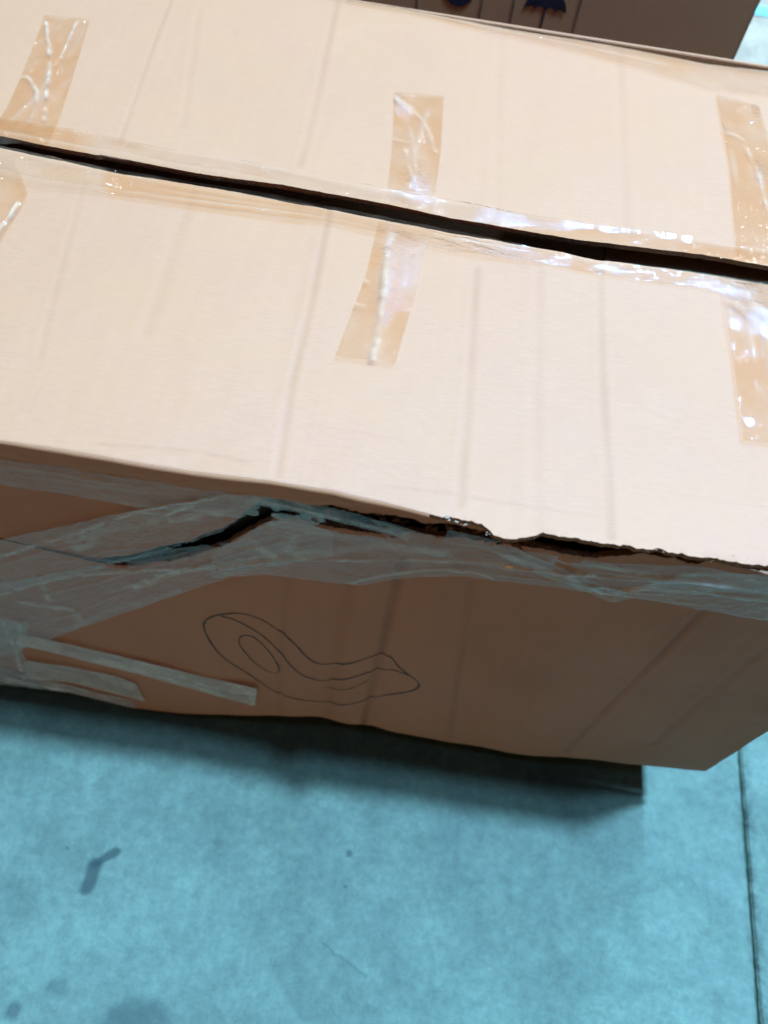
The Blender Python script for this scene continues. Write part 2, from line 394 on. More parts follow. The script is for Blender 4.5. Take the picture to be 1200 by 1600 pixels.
print("XR", XR, "corner shadow", on_z(1035, 1240, 0), on_z(970, 1270, 0), "bot", front_pts([(0, 1074), (560, 1137), (1105, 1210)]).round(3)); print("front y", edge_front[:, 1].round(3)); print("back y", edge_back[:, 1].round(3)); print("gap", gap_up[:, 1].round(3))

CREASE_FRONT_FLAP = [([(515, 325), (490, 450), (455, 600), (432, 742)], .0035, .0009, .42), ([(745, 420), (735, 560), (718, 785)], .004, .0008, .36),
    ([(935, 425), (942, 600), (955, 838)], .0035, .0010, .40), ([(130, 285), (95, 420), (60, 560)], .003, .0005, .12), ([(840, 420), (838, 820)], .005, .0006, .12), ([(300, 300), (225, 520)], .006, .0006, .10),
    ([(150, 694), (240, 700), (310, 706), (392, 724)], .0012, .0008, .50), ([(600, 757), (700, 770), (800, 786), (935, 806)], .0013, .0006, .35), ([(985, 755), (1100, 778), (1200, 792)], .0013, .0005, .12),
    ([(470, 660), (560, 672), (640, 690)], .0012, .0004, .16)]
CREASE_BACK_FLAP = [([(540, -60), (525, 10), (500, 130), (468, 260)], .004, .0008, .30), ([(290, -60), (265, 10), (230, 100), (188, 222)], .0022, .0008, .36), ([(968, 80), (970, 200), (976, 362)], .005, .0007, .20),
    ([(310, 20), (285, 200)], .004, .0005, .08), ([(780, 60), (775, 330)], .006, .0005, .08)]
def crease(P2, lines, conv):
    h = np.zeros(len(P2)); wr = np.zeros(len(P2))
    for pts, wd, dp, wear in lines:
        d = poly_dist(P2, conv(pts)); g = np.exp(-(d / wd) ** 2)
        wd = wd * 0.8; dp = dp * 0.55; h -= dp * g; h += dp * 0.4 * np.exp(-((d - 2.0 * wd) / (1.2 * wd)) ** 2)
        wr = np.maximum(wr, 0.62 * wear * g * np.clip(0.85 + 0.9 * vnoise(P2, (9, 9), wd * 900, 3), 0.45, 1.2))
    return h, wr

# -- top flaps
xs = np.arange(XL, XR + 1e-6, 0.0026); NX = len(xs)
def flap_sheet(y0, y1, nv, seed, lines, roll=None, fray_front=None):
    """columns along x; y0 = near edge, y1 = far edge (arrays over xs)"""
    v = np.linspace(0, 1, nv)
    Y = y0[:, None] + (y1 - y0)[:, None] * v[None, :]
    XX = np.repeat(xs, nv).reshape(NX, nv)
    P2 = np.column_stack([XX.ravel(), Y.ravel()])
    h, wr = crease(P2, lines, top_pts)
    h += 0.0022 * vnoise(P2, (3.0, 3.5), seed, 2) + 0.0005 * vnoise(P2, (16, 12), seed + 3, 3)
    return P2, h, wr, v

# front flap: from the slit to the front edge
yN = interp_line(edge_front, xs); yG = interp_line(gap_lo, xs)
fray = jag(xs, 1.3, 1.0)
torn = np.clip((xs - on_z(665, 800, ZT)[0]) / 0.02, 0, 1)           # right of here the fold is torn open
bite = np.clip(jag(xs * 0.35, 17.0, 1.0), -0.2, 0.7)
yN2 = yN + torn * ((0.0030 * np.abs(fray) + 0.006 * np.clip(bite, 0, 1)) * np.interp(xs, [0.10, 0.24, 0.34], [1.0, 0.7, 0.35]) - 0.0012)
P2, h, wr, v = flap_sheet(yN2, yG + 0.0006 * jag(xs, 7.7, 1.0), 150, 2.0, CREASE_FRONT_FLAP)
z = ZT + h
z += 0.004 * np.exp(-((P2[:, 1] - np.repeat(yG, 150)) / 0.05) ** 2) * (0.4 + vnoise(P2 * [1, 0], (7, 1), 5, 2))
dE = P2[:, 1] - np.repeat(yN2, 150)
wr = np.maximum(wr, 0.22 * np.exp(-(dE / 0.004) ** 2) * np.repeat(torn, 150) * (np.repeat(fray, 150) > 0.1))
sheet("top_flap", L3(np.column_stack([P2, z])), NX, 150, M_CARD, carton, thick=(0, 0, -TH), edge_mat=M_EDGE, attrs={'wear': wr})

# rolled-over crushed fold, left of the tear
mask = xs < on_z(672, 802, ZT)[0]
xr = xs[mask]; n1 = len(xr); NV = 22
yn = yN2[mask]; Pf = []; wf = []
zs0 = ZT + np.interp(xr, xs, h.reshape(NX, 150)[:, 0])
for i, xx in enumerate(xr):
    fade = np.clip((xr[-1] - xx) / 0.10, 0.30, 1)
    r = 0.0045 + 0.0015 * mnoise.noise(Vector((xx * 18, 4, 1)))
    drop = (0.027 + 0.004 * mnoise.noise(Vector((xx * 14, 9, 2)))) * fade
    for j in range(NV):
        a = j / (NV - 1)
        if a < 0.4:
            g = a / 0.4 * math.pi / 2; y = yn[i] + 0.0022 - r * math.sin(g); zz = zs0[i] + 0.0003 - r * (1 - math.cos(g))
        else:
            q = (a - 0.4) / 0.6; y = yn[i] + 0.0022 - r + 0.0022 * q * q; zz = zs0[i] + 0.0003 - r - q * (drop - r)
            y += 0.0016 * q * mnoise.fractal(Vector((xx * 40, q * 2.0, 1)), 1.0, 2.0, 3)
        Pf.append((xx, y, zz)); wf.append(0.05 + 0.5 * max(0, a - 0.9) * 10 * 0.6)
sheet("crushed_fold", L3(Pf), n1, NV, M_CARD, carton, flip=True, attrs={'wear': wf})

# back flap
yB = interp_line(edge_back, xs)
lb = np.polyfit(edge_back[1:6, 0], edge_back[1:6, 1], 1); yB = np.where(xs < edge_back[1, 0], np.polyval(lb, xs) * 0.5 + 0.5 * edge_back[1, 1], yB)
yG2 = interp_line(gap_up, xs) + 0.0006 * jag(xs, 4.1, 1.0)
P2b, hb, wrb, _ = flap_sheet(yG2, yB, 150, 11.0, CREASE_BACK_FLAP)
dB = np.repeat(yB, 150) - P2b[:, 1]
zb = ZT + hb - 0.010 * np.exp(-(dB / 0.018) ** 2) + 0.002
sheet("top_flap", L3(np.column_stack([P2b, zb])), NX, 150, M_CARD, carton, thick=(0, 0, -TH), edge_mat=M_EDGE, attrs={'wear': wrb})

# -- front panel with the long tear
BOT = front_pts([(-160, 1062), (-60, 1068), (0, 1074), (30, 1077), (60, 1080), (100, 1085), (200, 1110), (280, 1119), (380, 1123), (480, 1126), (530, 1131), (560, 1137), (620, 1152), (700, 1166), (800, 1180), (900, 1191), (1000, 1200), (1105, 1210)])
TEAR_LO = front_pts([(150, 887), (200, 892), (250, 884), (300, 873), (350, 857), (380, 842), (405, 828), (425, 818), (470, 822), (540, 838), (600, 846), (640, 843), (700, 849), (760, 853), (830, 862), (880, 868), (930, 877), (965, 875), (1000, 873), (1050, 882), (1095, 890), (1112, 878), (1150, 880), (1200, 888), (1300, 905)])
TEAR_UP = front_pts([(150, 886), (200, 879), (250, 862), (300, 849), (345, 833), (375, 812), (392, 798), (410, 786), (450, 783), (520, 795), (570, 808), (600, 812), (650, 824), (700, 829), (740, 838), (780, 848), (810, 851), (838, 846)])
xt0 = TEAR_LO[:, 0].min()
zb_ = interp_line(BOT, xs)
zt_ = interp_line(TEAR_LO, xs) + np.where(xs > xt0 + 0.02, 1, 0) * jag(xs, 21.0, 0.0030)
zu_ = interp_line(TEAR_UP, xs) + np.where(xs > xt0 + 0.02, 1, 0) * jag(xs, 33.0, 0.0034)
line = np.polyfit([XL, xt0], [0.60, TEAR_LO[0, 1]], 1)
left = xs <= xt0
zsplit = np.where(left, np.polyval(line, xs), zt_)
CREASE_FRONT = [([(580, 880), (562, 1000), (540, 1130)], .022, -.0085, 0.0), ([(690, 900), (660, 1140)], .03, -.005, 0.0), ([(880, 900), (820, 1180)], .05, -.006, 0.0), ([(380, 900), (400, 1110)], .03, .004, 0.0), ([(628, 885), (592, 1040), (568, 1137)], .0045, .0036, 1.5), ([(738, 920), (720, 1040), (703, 1160)], .004, .0022, .6), ([(1100, 965), (1000, 1066), (885, 1180)], .004, .0030, 1.1),
    ([(450, 890), (440, 1000), (436, 1120)], .004, .0018, .35), ([(545, 900), (525, 1020), (512, 1125)], .007, .0026, .4), ([(1215, 1010), (1120, 1085), (1020, 1170)], .006, .0022, .45), ([(860, 920), (800, 1170)], .006, .0008, .10)]
def front_sheet(name, x, z0, z1, nv, ybase, seed, tear_top=0.0, tear_bot=0.0):
    n = len(x); v = np.linspace(0, 1, nv)
    Z = z0[:, None] + (z1 - z0)[:, None] * v[None, :]
    P2 = np.column_stack([np.repeat(x, nv), Z.ravel()])
    h, wr = crease(P2, CREASE_FRONT, front_pts)
    V = np.tile(v, n)
    bulge = 0.003 * vnoise(P2, (4, 4), seed, 2) + 0.0008 * vnoise(P2, (22, 16), seed + 2, 3)
    y = front_y(P2[:, 0], P2[:, 1]) + ybase - h - bulge
    dt = np.repeat(z1, nv) - P2[:, 1]; db = P2[:, 1] - np.repeat(z0, nv)
    open_ = np.clip((P2[:, 0] - xt0) / 0.08, 0, 1)
    y -= tear_top * open_ * np.exp(-(dt / 0.02) ** 2) * (1 + 0.8 * vnoise(P2, (40, 10), seed + 7, 3))
    y -= tear_bot * open_ * np.exp(-(db / 0.015) ** 2) * (1 + 0.8 * vnoise(P2, (40, 10), seed + 9, 3))
    wr = np.maximum(wr, 0.30 * np.clip(vnoise(P2, (9, 6), seed + 4, 4), 0, 1) + 0.14 * np.clip(vnoise(P2, (45, 5), seed + 6, 3), 0, 1))
    if tear_top: wr = np.maximum(wr, 0.5 * open_ * np.exp(-(dt / 0.003) ** 2))
    if tear_bot: wr = np.maximum(wr, 0.5 * open_ * np.exp(-(db / 0.003) ** 2))
    return sheet(name, L3(np.column_stack([P2[:, 0], y, P2[:, 1]])), n, nv, M_CARD, carton, thick=(0, TH, 0), edge_mat=M_EDGE, attrs={'wear': wr})
front_sheet("front_panel", xs, zb_, np.minimum(zsplit, ZT - 0.008), 150, 0.006, 40.0, tear_top=0.0015)
k2 = xs <= on_y(836, 846, YF)[0]
ztop = np.where(torn[k2] > 0.2, ZT - 0.007, ZT - 0.012)
zlow = np.where(left[k2], np.polyval(line, xs[k2]) + 0.0004, zu_[k2])
front_sheet("torn_panel_strip", xs[k2], np.minimum(zlow, ztop - 0.0015), ztop, 40, 0.007, 52.0, tear_bot=0.002)

# -- plain walls, base and inner flaps
def slabp(name, x0, x1, y0, y1, z0, z1, mat=M_IN):
    o = box_obj(name, x0 + OFF[0], x1 + OFF[0], y0 + OFF[1], y1 + OFF[1], z0 + OFF[2], z1 + OFF[2], mat, carton, 0.001); return o
yb = float(yB.max()) - 0.004
slabp("side_panel", XR - TH, XR - 0.0003, YF + 0.014, yb, 0.162, ZT - 0.008, M_CARD)
slabp("side_panel", XL + 0.0003, XL + TH, YF + 0.012, yb, 0.1128, ZT - 0.008, M_CARD)
slabp("back_panel", XL + 0.006, XR - 0.006, yb - 0.006, yb - 0.0005, 0.1128, ZT - 0.012, M_CARD)
slabp("bottom_panel", XL + 0.006, XR - 0.02, YF + 0.035, yb - 0.007, 0.1125, 0.118, M_CARD)
slabp("inner_flap", XL + 0.006, XL + 0.30, YF + 0.012, yb - 0.008, ZT - 0.026, ZT - 0.0205)
slabp("inner_flap", XR - 0.30, XR - 0.006, YF + 0.012, yb - 0.008, ZT - 0.026, ZT - 0.0205)

# -- added dark sheet behind the torn front, blocks light inside the carton
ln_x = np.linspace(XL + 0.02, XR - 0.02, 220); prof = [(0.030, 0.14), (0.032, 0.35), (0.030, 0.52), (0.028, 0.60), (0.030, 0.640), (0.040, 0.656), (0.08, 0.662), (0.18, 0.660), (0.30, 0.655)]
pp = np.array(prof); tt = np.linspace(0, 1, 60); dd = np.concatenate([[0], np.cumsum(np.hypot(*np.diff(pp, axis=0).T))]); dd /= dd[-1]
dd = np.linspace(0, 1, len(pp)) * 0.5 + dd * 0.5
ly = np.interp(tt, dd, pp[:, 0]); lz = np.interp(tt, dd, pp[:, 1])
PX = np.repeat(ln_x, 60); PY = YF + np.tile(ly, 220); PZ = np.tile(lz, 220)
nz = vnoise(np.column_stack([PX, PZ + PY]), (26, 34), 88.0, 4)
t = NT("dark light block"); t.bsdf(rgb(0.030, 0.032, 0.036), 0.35, 0.5); M_LIGHT_BLOCK = t.m
sheet("inner_light_block", L3(np.column_stack([PX, PY - 0.006 * nz, PZ + 0.004 * nz])), 220, 60, M_LIGHT_BLOCK, carton)

# -- frayed paper fibres along the torn edge
fv = []; ff = []
def flake(x, y, z, r, nrm_y):
    """a small torn scrap of board: an irregular five sided chip"""
    b = len(fv); a0 = random.uniform(0, 6.28); ax = Vector((math.cos(a0 * 7), random.uniform(-.3, .3), random.uniform(-.25, .25))).normalized()
    up = Vector((random.uniform(-.4, .4), -nrm_y + random.uniform(-.3, .3), 1 - nrm_y + random.uniform(-.4, .4))); bi = (up - ax * up.dot(ax)).normalized()
    for q in range(5):
        t_ = a0 + q * 1.2566 + random.uniform(-.35, .35); rr = r * random.uniform(.45, 1.2)
        p = Vector((x, y, z)) + ax * (math.cos(t_) * rr * 1.5) + bi * (math.sin(t_) * rr * .7); fv.append(tuple(p))
    ff.append((b, b + 1, b + 2, b + 3, b + 4))
for i in range(330):
    px = random.choice((random.uniform(660, 840), random.gauss(960, 40), random.gauss(1130, 30), random.uniform(840, 1190)))
    px = min(max(px, 662), 1195)
    e = np.interp(px, [660, 700, 740, 778, 830, 845, 900, 1000, 1100, 1200], [800, 809, 822, 838, 839, 832, 841, 857, 870, 885])
    x, y = on_z(px, e, ZT)
    flake(x, y + random.uniform(0.000, 0.006), ZT - random.uniform(0.0005, 0.005), random.choice((.0005, .0008, .0011, .0018)), random.uniform(0.2, .9))
for i in range(190):
    px = random.choice((random.uniform(560, 840), random.uniform(690, 840), random.uniform(430, 600)))
    lo, hi = interp_line(np.array([(430, 814), (600, 846), (700, 849), (760, 853), (830, 862)], float), px), interp_line(np.array([(430, 784), (520, 795), (600, 812), (700, 829), (810, 851), (838, 850)], float), px)
    x, z = front_pts([(px, random.uniform(hi, lo + 2))])[0]
    flake(x, float(front_y(x, z)) + random.uniform(0.004, 0.012), z, random.choice((.0012, .002, .0032, .0045)), random.uniform(.5, 1))
t = NT("paper fibre"); t.bsdf(rgb(0.40, 0.21, 0.12), 0.9, 0.1); M_FIB = t.m
fo = link("paper_fray", L3(fv), ff, M_FIB, carton, smooth=False); fo["kind"] = "stuff"

# -- tapes
def resample(pts, n):
    pts = np.asarray(pts, float); d = np.concatenate([[0], np.cumsum(np.hypot(*np.diff(pts, axis=0).T))]); d /= d[-1]
    # smooth curve through the points
    tt = np.linspace(0, 1, n)
    out = np.column_stack([np.interp(tt, d, pts[:, 0]), np.interp(tt, d, pts[:, 1])])
    if n > 8:
        for _ in range(2):
            out[1:-1] = 0.25 * out[:-2] + 0.5 * out[1:-1] + 0.25 * out[2:]
    return out
top_z = None
def tape(face, A, B, stuck, amp, seed, mat=None, off=0.0012, folds=1.0, nu=None, nv=None, jagged=0.0, label=None, streaks=(), glints=(), cut=True):
    """A, B: the two long edges (photo pixels) of a strip lying on the top or the front of the carton; stuck: [(u, value)]"""
    conv = (lambda q: np.array([on_z(x, y, ZT + 0.005) for x, y in q])) if face == 'top' else front_pts
    a, b = conv(A), conv(B)
    length = max(np.sum(np.hypot(*np.diff(a, axis=0).T)), np.sum(np.hypot(*np.diff(b, axis=0).T)))
    width = np.hypot(*(a[len(a) // 2] - b[len(b) // 2]))
    nu = nu or int(np.clip(length / 0.0022, 24, 420)); nv = nv or int(np.clip(width / 0.0022, 10, 60))
    ra, rb = resample(a, nu), resample(b, nu)
    if jagged:
        u_ = np.linspace(0, 1, nu)
        rb = rb + (rb - ra) / (np.hypot(*(rb - ra).T)[:, None] + 1e-6) * (jag(u_ * length, seed, jagged))[:, None]
    vv = np.linspace(0, 1, nv)
    P2 = (ra[:, None, :] * (1 - vv)[None, :, None] + rb[:, None, :] * vv[None, :, None]).reshape(-1, 2)
    uu = np.repeat(np.linspace(0, 1, nu), nv); V = np.tile(vv, nu)
    st = np.interp(uu, [q[0] for q in stuck], [q[1] for q in stuck])
    n1 = vnoise(np.column_stack([uu * length, V * width]), (14, 26), seed, 3)
    st = np.clip(st + 0.55 * n1, 0, 1)
    # long folds (ridges) that wander along the strip
    ridge = np.zeros(len(P2))
    rs = random.Random(int(seed * 10))
    for k in range(int(2 + 3 * folds)):
        c0, c1 = rs.uniform(0.05, 0.95), rs.uniform(0.05, 0.95); u0 = rs.uniform(-0.1, 0.7); u1 = u0 + rs.uniform(0.2, 0.6)
        wv = 0.05 * np.sin(uu * 6 * rs.uniform(0.5, 1.5) + rs.uniform(0, 6))
        d = (V - (c0 + (c1 - c0) * uu + wv)) * width
        env = np.clip((uu - u0) / 0.08, 0, 1) * np.clip((u1 - uu) / 0.08, 0, 1)
        ridge += env * np.exp(-(d / rs.uniform(.0016, .0034)) ** 2) * rs.uniform(.5, 1.3)
    shine_paint = 0.10 * ridge
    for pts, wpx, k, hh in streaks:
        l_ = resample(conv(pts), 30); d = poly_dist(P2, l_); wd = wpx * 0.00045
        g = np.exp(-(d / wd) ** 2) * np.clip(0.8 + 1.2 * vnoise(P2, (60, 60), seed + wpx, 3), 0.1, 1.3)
        shine_paint = np.maximum(shine_paint, k * g); ridge = ridge + hh * g  # highlights painted along the streak lines, with a raised fold
    crinkle = 0.07 * np.clip(vnoise(P2, (30, 30), seed + 13, 3), 0, 1) if face == 'top' else np.full(len(P2), 0.55)
    for gx, gy, rx, ry, k in glints:
        g0 = conv([(gx, gy), (gx + rx, gy + 0.16 * rx), (gx, gy + ry)]); e1 = np.hypot(*(g0[1] - g0[0])); e2 = np.hypot(*(g0[2] - g0[0]))
        u1 = (g0[1] - g0[0]) / e1; dq = P2 - g0[0]
        q = ((dq @ u1) / e1) ** 2 + ((dq @ np.array([-u1[1], u1[0]])) / e2) ** 2
        crinkle = np.maximum(crinkle, k * np.exp(-q))
    n2 = np.abs(vnoise(np.column_stack([uu * length, V * width]), (30, 60), seed + 5, 3))
    hgt = off + amp * (ridge * 1.0 + 0.9 * n2) * (1.15 - 0.7 * st)
    st = np.clip(st - 0.8 * np.clip(ridge, 0, 1), 0, 1)
    if face == 'top':
        surf = ZT + 0.0035 + 0 * hgt
        dF = P2[:, 1] - interp_line(edge_back, P2[:, 0]); surf = surf - 0.010 * np.exp(-(dF / 0.018) ** 2)
        P3 = np.column_stack([P2, surf + hgt])
        nrm_pos = True
    else:
        P3 = np.column_stack([P2[:, 0], front_y(P2[:, 0], P2[:, 1]) + 0.0035 - 0.62 * hgt, P2[:, 1]])
    keep = None
    if face == 'front' and cut:
        zl = interp_line(TEAR_LO, P2[:, 0]); zu = interp_line(TEAR_UP, P2[:, 0])
        m = 0.0035 * vnoise(P2, (60, 60), seed + 2, 4)
        ins = (P2[:, 1] > zl + m) & (P2[:, 1] < zu + m) & (P2[:, 0] > xt0) & (vnoise(P2 @ np.array([[0.94, -0.34], [0.34, 0.94]]), (11, 26), 77.0, 4) > np.where(P2[:, 0] < front_pts([(425, 800)])[0, 0], 0.0, 0.13))
        keep = ~ins
    # orient the faces outward
    p = P3.reshape(nu, nv, 3); nrm = np.cross(p[1, 0] - p[0, 0], p[0, 1] - p[0, 0])
    outward = nrm[2] > 0 if face == 'top' else nrm[1] < 0
    o = sheet("packing_tape", L3(P3), nu, nv, mat or (M_TAPE if face == 'top' else M_TAPE_FRONT), carton, flip=not outward, attrs={'stuck': st, 'shine_paint': shine_paint, 'crinkle': crinkle}, keep=keep)
    if label: o["label"] = label
    return o

# along the slit
tape('top', [(-70, 172), (0, 184), (145, 207), (260, 232), (380, 250), (600, 296), (800, 330), (900, 347), (1050, 368), (1200, 392), (1290, 408)],
     [(-70, 199), (0, 212), (145, 242), (260, 261), (380, 279), (600, 317), (800, 357), (900, 374), (1050, 392), (1200, 415), (1290, 430)],
     [(0, .9), (.13, .95), (.17, 0), (.5, -.1), (.62, -.1), (.66, .55), (.9, .7), (.95, .1), (1, .2)], .0022, 3.1, glints=[(640, 300, 70, 14, 1.2), (770, 332, 50, 12, 1.6), (200, 232, 40, 8, .8), (400, 262, 30, 12, .8), (860, 350, 30, 8, .6)])
tape('top', [(-70, 215), (0, 228), (145, 258), (300, 284), (430, 304), (500, 319), (600, 338), (700, 359), (850, 389), (930, 409), (1100, 427), (1290, 460)],
     [(-70, 262), (0, 275), (60, 290), (145, 300), (300, 322), (430, 338), (510, 346), (600, 366), (700, 392), (850, 412), (930, 428), (1100, 452), (1290, 492)],
     [(0, .3), (.10, -.1), (.17, -.1), (.18, .95), (.40, .9), (.48, .5), (.55, .6), (.62, .35), (.72, .6), (.86, .2), (.9, -.2), (1, -.1)], .0022, 4.3, glints=[(740, 393, 75, 16, 1.7), (620, 372, 40, 14, 1.2), (95, 262, 40, 12, .8), (1160, 452, 40, 14, 1.4), (935, 428, 12, 5, .8)])
# the three cross strips, each cut in two by the slit
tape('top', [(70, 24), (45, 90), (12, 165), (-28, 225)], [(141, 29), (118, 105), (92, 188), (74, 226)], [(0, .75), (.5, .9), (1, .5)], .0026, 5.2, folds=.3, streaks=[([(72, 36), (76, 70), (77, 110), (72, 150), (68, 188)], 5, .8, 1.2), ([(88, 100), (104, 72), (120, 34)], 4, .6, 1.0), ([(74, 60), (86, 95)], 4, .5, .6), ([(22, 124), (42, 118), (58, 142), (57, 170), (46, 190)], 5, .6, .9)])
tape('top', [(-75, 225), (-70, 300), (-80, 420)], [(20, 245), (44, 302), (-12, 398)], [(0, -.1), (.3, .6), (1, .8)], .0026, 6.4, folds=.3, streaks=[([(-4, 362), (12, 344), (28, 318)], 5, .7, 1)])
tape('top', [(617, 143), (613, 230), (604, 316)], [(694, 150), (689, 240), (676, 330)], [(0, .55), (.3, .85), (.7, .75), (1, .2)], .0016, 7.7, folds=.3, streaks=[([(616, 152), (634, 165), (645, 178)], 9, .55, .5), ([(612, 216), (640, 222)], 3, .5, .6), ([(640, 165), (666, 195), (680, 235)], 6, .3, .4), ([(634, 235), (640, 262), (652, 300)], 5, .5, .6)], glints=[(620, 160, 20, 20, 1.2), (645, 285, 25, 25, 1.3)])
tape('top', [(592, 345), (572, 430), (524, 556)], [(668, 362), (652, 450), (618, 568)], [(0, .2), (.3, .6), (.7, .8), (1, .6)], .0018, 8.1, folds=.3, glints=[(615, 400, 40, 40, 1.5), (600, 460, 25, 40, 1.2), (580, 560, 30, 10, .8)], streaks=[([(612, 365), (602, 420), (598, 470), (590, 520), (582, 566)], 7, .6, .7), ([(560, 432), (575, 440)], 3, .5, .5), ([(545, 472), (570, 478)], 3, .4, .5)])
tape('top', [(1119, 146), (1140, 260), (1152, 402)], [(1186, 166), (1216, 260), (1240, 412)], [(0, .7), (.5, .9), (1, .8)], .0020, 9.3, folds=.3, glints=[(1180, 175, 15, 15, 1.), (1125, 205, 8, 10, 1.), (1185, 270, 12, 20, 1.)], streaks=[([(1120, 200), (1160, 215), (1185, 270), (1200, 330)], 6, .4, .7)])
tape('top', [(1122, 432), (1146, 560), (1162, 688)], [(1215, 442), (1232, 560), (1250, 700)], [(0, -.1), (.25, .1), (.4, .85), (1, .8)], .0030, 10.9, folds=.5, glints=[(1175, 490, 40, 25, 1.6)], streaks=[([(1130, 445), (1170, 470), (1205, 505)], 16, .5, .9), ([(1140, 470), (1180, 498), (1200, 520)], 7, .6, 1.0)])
# along the far edge
tape('top', [(540, -8), (640, 6), (800, 37), (900, 53), (1000, 71), (1105, 91), (1200, 103), (1280, 116)],
     [(540, 0), (640, 18), (760, 48), (900, 80), (1000, 106), (1105, 138), (1200, 150), (1280, 162)], [(0, .4), (1, .3)], .0007, 12.2, folds=.2)

# on the front face
tape('front', [(-90, 708), (0, 722), (100, 734), (220, 752), (340, 771), (470, 800), (600, 838)], [(-90, 748), (0, 762), (100, 776), (215, 797), (330, 806), (470, 836), (600, 862)],
     [(0, .4), (.5, .5), (1, .1)], .0020, 21.4, folds=1.0)
tape('front', [(-120, 868), (0, 846), (110, 822), (230, 796), (330, 780), (430, 768)], [(-120, 985), (0, 930), (110, 905), (230, 872), (330, 842), (440, 822)],
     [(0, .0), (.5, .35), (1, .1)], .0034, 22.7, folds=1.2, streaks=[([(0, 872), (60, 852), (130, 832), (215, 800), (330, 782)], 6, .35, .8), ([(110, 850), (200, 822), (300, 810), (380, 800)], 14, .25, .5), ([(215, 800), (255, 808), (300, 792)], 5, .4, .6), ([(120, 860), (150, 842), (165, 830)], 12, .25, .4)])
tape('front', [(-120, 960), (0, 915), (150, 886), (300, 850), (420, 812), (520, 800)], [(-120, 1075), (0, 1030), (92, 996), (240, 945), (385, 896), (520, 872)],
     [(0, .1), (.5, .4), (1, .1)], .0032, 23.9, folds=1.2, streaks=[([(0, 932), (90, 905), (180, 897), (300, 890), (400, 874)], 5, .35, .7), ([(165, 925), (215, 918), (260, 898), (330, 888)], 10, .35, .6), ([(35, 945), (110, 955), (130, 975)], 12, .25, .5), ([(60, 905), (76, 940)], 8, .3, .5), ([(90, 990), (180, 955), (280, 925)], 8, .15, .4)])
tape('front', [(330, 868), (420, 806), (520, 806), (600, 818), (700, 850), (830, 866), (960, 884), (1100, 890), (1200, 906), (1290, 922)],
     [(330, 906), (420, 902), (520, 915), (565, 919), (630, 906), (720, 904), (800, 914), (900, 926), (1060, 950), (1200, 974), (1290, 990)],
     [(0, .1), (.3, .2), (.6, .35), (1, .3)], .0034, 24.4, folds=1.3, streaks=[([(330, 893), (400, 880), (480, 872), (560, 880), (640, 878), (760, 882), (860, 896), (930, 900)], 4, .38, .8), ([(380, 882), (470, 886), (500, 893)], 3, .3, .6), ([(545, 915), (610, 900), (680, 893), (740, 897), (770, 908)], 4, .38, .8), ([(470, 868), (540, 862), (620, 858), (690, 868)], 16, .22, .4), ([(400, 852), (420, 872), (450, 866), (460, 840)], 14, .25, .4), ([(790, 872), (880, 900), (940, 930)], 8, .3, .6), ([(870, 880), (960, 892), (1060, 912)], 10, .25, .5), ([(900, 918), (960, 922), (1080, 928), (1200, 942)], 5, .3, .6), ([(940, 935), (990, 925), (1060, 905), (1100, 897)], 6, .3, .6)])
tape('front', [(700, 832), (790, 852), (880, 890), (990, 938)], [(690, 852), (760, 862), (850, 905), (960, 945)], [(0, .1), (1, .2)], .0026, 25.1, folds=.8)
tape('front', [(1010, 918), (1090, 900), (1200, 902), (1290, 905)], [(1030, 934), (1100, 928), (1200, 934), (1290, 950)], [(0, .1), (1, .1)], .0020, 26.3, folds=.6)
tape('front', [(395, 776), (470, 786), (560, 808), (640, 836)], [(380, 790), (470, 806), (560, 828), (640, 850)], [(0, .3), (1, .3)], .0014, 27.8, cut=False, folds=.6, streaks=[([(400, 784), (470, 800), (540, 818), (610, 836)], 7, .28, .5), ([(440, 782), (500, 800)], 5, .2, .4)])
# the cloudy strips low on the left
tape('front', [(30, 992), (60, 998), (200, 1030), (320, 1060), (401, 1078)], [(24, 1010), (60, 1016), (200, 1051), (320, 1084), (398, 1105)], [(0, .2), (1, .1)], .0010, 28.2, M_TAPE_CLOUDY, off=.0030, folds=.3, jagged=.0006)
tape('front', [(40, 1034), (110, 1044), (180, 1058), (212, 1070)], [(36, 1062), (110, 1068), (180, 1086), (226, 1097)], [(0, .3), (1, .1)], .0012, 29.6, M_TAPE_CLOUDY, off=.0030, folds=.3)
tape('front', [(-100, 1030), (0, 1046), (50, 1062), (110, 1074), (210, 1098)], [(-100, 1062), (0, 1073), (60, 1079), (110, 1086), (210, 1110)], [(0, .2), (1, .4)], .0022, 30.1, M_TAPE_CLOUDY, folds=.8)
tape('front', [(-60, 960), (-40, 1000), (-30, 1060)], [(46, 975), (34, 1020), (58, 1078)], [(0, .1), (1, .0)], .0040, 31.7, folds=1.6, streaks=[([(5, 975), (20, 1010), (40, 1070)], 8, .35, .8), ([(30, 975), (28, 1030)], 5, .3, .8)])

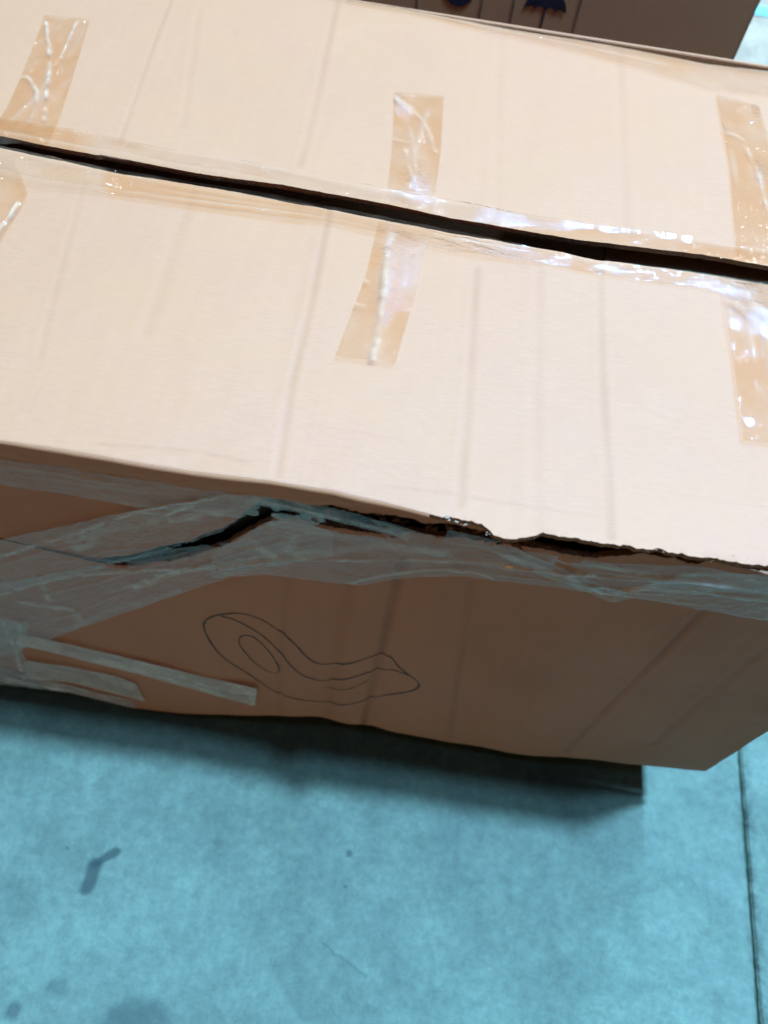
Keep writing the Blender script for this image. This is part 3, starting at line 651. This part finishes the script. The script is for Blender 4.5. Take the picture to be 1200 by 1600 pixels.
# -- printed outline on the front face
def ribbon(pts, w, V, F, conv, place, closed=False):
    p = conv(pts)
    # Catmull-Rom
    q = []
    n = len(p); rng = range(n if closed else n - 1)
    for i in rng:
        p0 = p[(i - 1) % n] if closed or i > 0 else p[i]; p1 = p[i]; p2 = p[(i + 1) % n]; p3 = p[(i + 2) % n] if closed or i + 2 < n else p2
        for s in np.linspace(0, 1, 9)[:-1]:
            q.append(0.5 * ((2 * p1) + (-p0 + p2) * s + (2 * p0 - 5 * p1 + 4 * p2 - p3) * s * s + (-p0 + 3 * p1 - 3 * p2 + p3) * s ** 3))
    if not closed: q.append(p[-1])
    q = np.array(q); m = len(q)
    tg = np.roll(q, -1, 0) - np.roll(q, 1, 0)
    if not closed: tg[0] = q[1] - q[0]; tg[-1] = q[-1] - q[-2]
    nr = np.column_stack([-tg[:, 1], tg[:, 0]]) / (np.hypot(*tg.T)[:, None] + 1e-9)
    b = len(V)
    for i in range(m):
        ww = w * (0.95 + 0.55 * mnoise.noise(Vector((q[i][0] * 45, q[i][1] * 45, 2.0))))
        V.append(place(q[i] + nr[i] * ww)); V.append(place(q[i] - nr[i] * ww))
    for i in range(m if closed else m - 1):
        j = (i + 1) % m
        F.append((b + 2 * i, b + 2 * i + 1, b + 2 * j + 1, b + 2 * j))
def Q(l): return [(280 + x / 3.0, 940 + y / 3.0) for x, y in l]
fpan = [o for o in carton.children if o.name.startswith("front_panel")][0]
bpy.context.view_layer.update()
from mathutils.bvhtree import BVHTree
bvh = BVHTree.FromPolygons([v.co.copy() for v in fpan.data.vertices], [tuple(p.vertices) for p in fpan.data.polygons])
def place_front(p):
    o = Vector((p[0] + OFF[0], YF - 0.2 + OFF[1], p[1] + OFF[2]))
    hit = bvh.ray_cast(o, Vector((0, 1, 0)))
    y = hit[0].y if hit[0] is not None else YF + OFF[1]
    return (p[0] + OFF[0], y - 0.0006, p[1] + OFF[2])
V = []; F = []
ribbon(Q([(150, 88), (210, 78), (290, 85), (370, 108), (440, 140), (500, 178), (545, 222), (590, 275), (640, 312), (710, 318), (790, 295), (860, 277), (930, 268), (985, 283), (1020, 320), (1060, 352), (1105, 378), (1122, 400), (1105, 425), (1040, 450), (960, 468), (880, 478), (800, 488), (700, 494), (600, 484), (500, 460), (410, 425), (330, 372), (250, 318), (185, 260), (140, 200), (112, 140), (118, 108)]), .0014, V, F, front_pts, place_front, True)
ribbon(Q([(190, 86), (260, 112), (340, 155), (410, 202), (470, 258), (520, 315), (570, 360), (630, 388), (690, 394), (760, 378), (830, 355), (910, 342), (1000, 347), (1075, 362)]), .0014, V, F, front_pts, place_front)
ribbon(Q([(300, 182), (345, 192), (395, 232), (440, 285), (465, 335), (450, 355), (410, 350), (360, 322), (315, 275), (280, 225), (278, 195)]), .0010, V, F, front_pts, place_front, True)
ribbon(Q([(668, 424), (720, 430), (790, 418), (850, 398), (890, 380)]), .0008, V, F, front_pts, place_front)
em = link("printed_outline", V, F, M_INK, carton, smooth=False)

# ------------------------------------------------------------------ second carton standing behind
YB2 = 1.30
bx = on_y(1150, 88, YB2)[0]
B2 = (bx + 0.003, 0.95)
carton2 = empty("cardboard_carton", (bx - 0.55, YB2 + 0.25, 0), "dark brown carton with black umbrella print standing behind the big taped carton", "box")
o2 = np.array([-(bx - 0.55), -(YB2 + 0.25), 0])
def c2(name, x0, x1, y0, y1, z0, z1, bev=0.003):
    return box_obj(name, x0 + o2[0], x1 + o2[0], y0 + o2[1], y1 + o2[1], z0, z1, M_CARD_BACK, carton2, bev)
c2("front_panel", bx - 1.10, bx, YB2, YB2 + 0.006, 0.002, 0.90)
c2("back_panel", bx - 1.10, bx, YB2 + 0.494, YB2 + 0.50, 0.002, 0.90)
c2("side_panel", bx - 0.0065, bx - 0.0005, YB2 + 0.0062, YB2 + 0.4938, 0.002, 0.90)
c2("side_panel", bx - 1.0995, bx - 1.0935, YB2 + 0.0062, YB2 + 0.4938, 0.002, 0.90)
c2("bottom_panel", bx - 1.093, bx - 0.007, YB2 + 0.0065, YB2 + 0.4935, 0.0022, 0.008)
c2("top_flap", bx - 1.10, bx, YB2, YB2 + 0.2485, 0.9005, 0.9065)
c2("top_flap", bx - 1.10, bx, YB2 + 0.2515, YB2 + 0.50, 0.9005, 0.9065)
def place2(p): return (p[0] + o2[0], YB2 - 0.0007 + o2[1], p[1])
def poly_print(name, pts, mat):
    V = [place2(p) for p in pts]; link(name, V, [tuple(range(len(V)))], mat, carton2, smooth=False)
cu = on_y(852, 12, YB2); pxm = abs(on_y(900, 12, YB2)[0] - on_y(800, 12, YB2)[0]) / 100.0
def umbrella(cx, cz, R):
    pts = [(cx + R * math.cos(a), cz + R * 0.95 * math.sin(a)) for a in np.linspace(0, math.pi, 25)]
    ns = 4
    for k in range(ns):                                   # scalloped lower rim, right to left end
        x0 = cx - R + 2 * R * k / ns; x1 = x0 + 2 * R / ns
        for s in np.linspace(0, 1, 9)[(1 if k == 0 else 0):-1]:
            pts.append((x0 + (x1 - x0) * s, cz + 0.16 * R * math.sin(math.pi * s)))
    V = [place2(p) for p in pts]
    c = len(V); V.append(place2((cx, cz + R * 0.5)))
    F = [(c, i, (i + 1) % (len(V) - 1)) for i in range(len(V) - 1)]
    o = link("printed_umbrella", V, F, M_BLACK, carton2, smooth=False)
    Vh = []; Fh = []
    hook = [(cx, cz + .1 * R), (cx, cz - .5 * R), (cx, cz - .85 * R), (cx + .1 * R, cz - 1.02 * R), (cx + .25 * R, cz - 1.0 * R), (cx + .3 * R, cz - .85 * R)]
    ribbon(hook, R * .05, Vh, Fh, lambda q: np.array(q), place2)
    link("umbrella_handle", Vh, Fh, M_BLACK, o, smooth=False)
umbrella(cu[0], cu[1] - 0.004, 34 * pxm)
def frame(cx, cz, hw, hh):
    Vh = []; Fh = []
    s = [(cx - hw, cz - hh), (cx + hw, cz - hh), (cx + hw, cz + hh), (cx - hw, cz + hh)]
    for a, b in zip(s, s[1:] + s[:1]):
        d = np.array(b) - np.array(a); d /= np.hypot(*d); nn = np.array([-d[1], d[0]]) * 0.0014
        k = len(Vh); Vh += [place2(np.array(a) + nn - d * .0014), place2(np.array(a) - nn - d * .0014), place2(np.array(b) - nn + d * .0014), place2(np.array(b) + nn + d * .0014)]
        Fh.append((k, k + 1, k + 2, k + 3))
    link("symbol_border", Vh, Fh, M_INK, carton2, smooth=False)
fx0, fx1 = on_y(800, 18, YB2)[0], on_y(900, 30, YB2)[0]
frame((fx0 + fx1) / 2, cu[1], (fx1 - fx0) / 2, (fx1 - fx0) / 2 * 1.25)
gx = on_y(752, 8, YB2)[0]; frame(gx - (fx1 - fx0) / 2, cu[1], (fx1 - fx0) / 2, (fx1 - fx0) / 2 * 1.25)
# wine-glass shaped fragile mark in the left border
g = gx - (fx1 - fx0) / 2 + 0.012; R = 26 * pxm; zc = cu[1] + 0.010
bowl = [(g + R * math.cos(a), zc + R * 1.15 * math.sin(a)) for a in np.linspace(math.pi, 2 * math.pi, 20)] + [(g + R * .8, zc + R * 1.3), (g - R * .8, zc + R * 1.3)]
poly_print("printed_glass", bowl, M_BLACK)

bpy.context.view_layer.update()
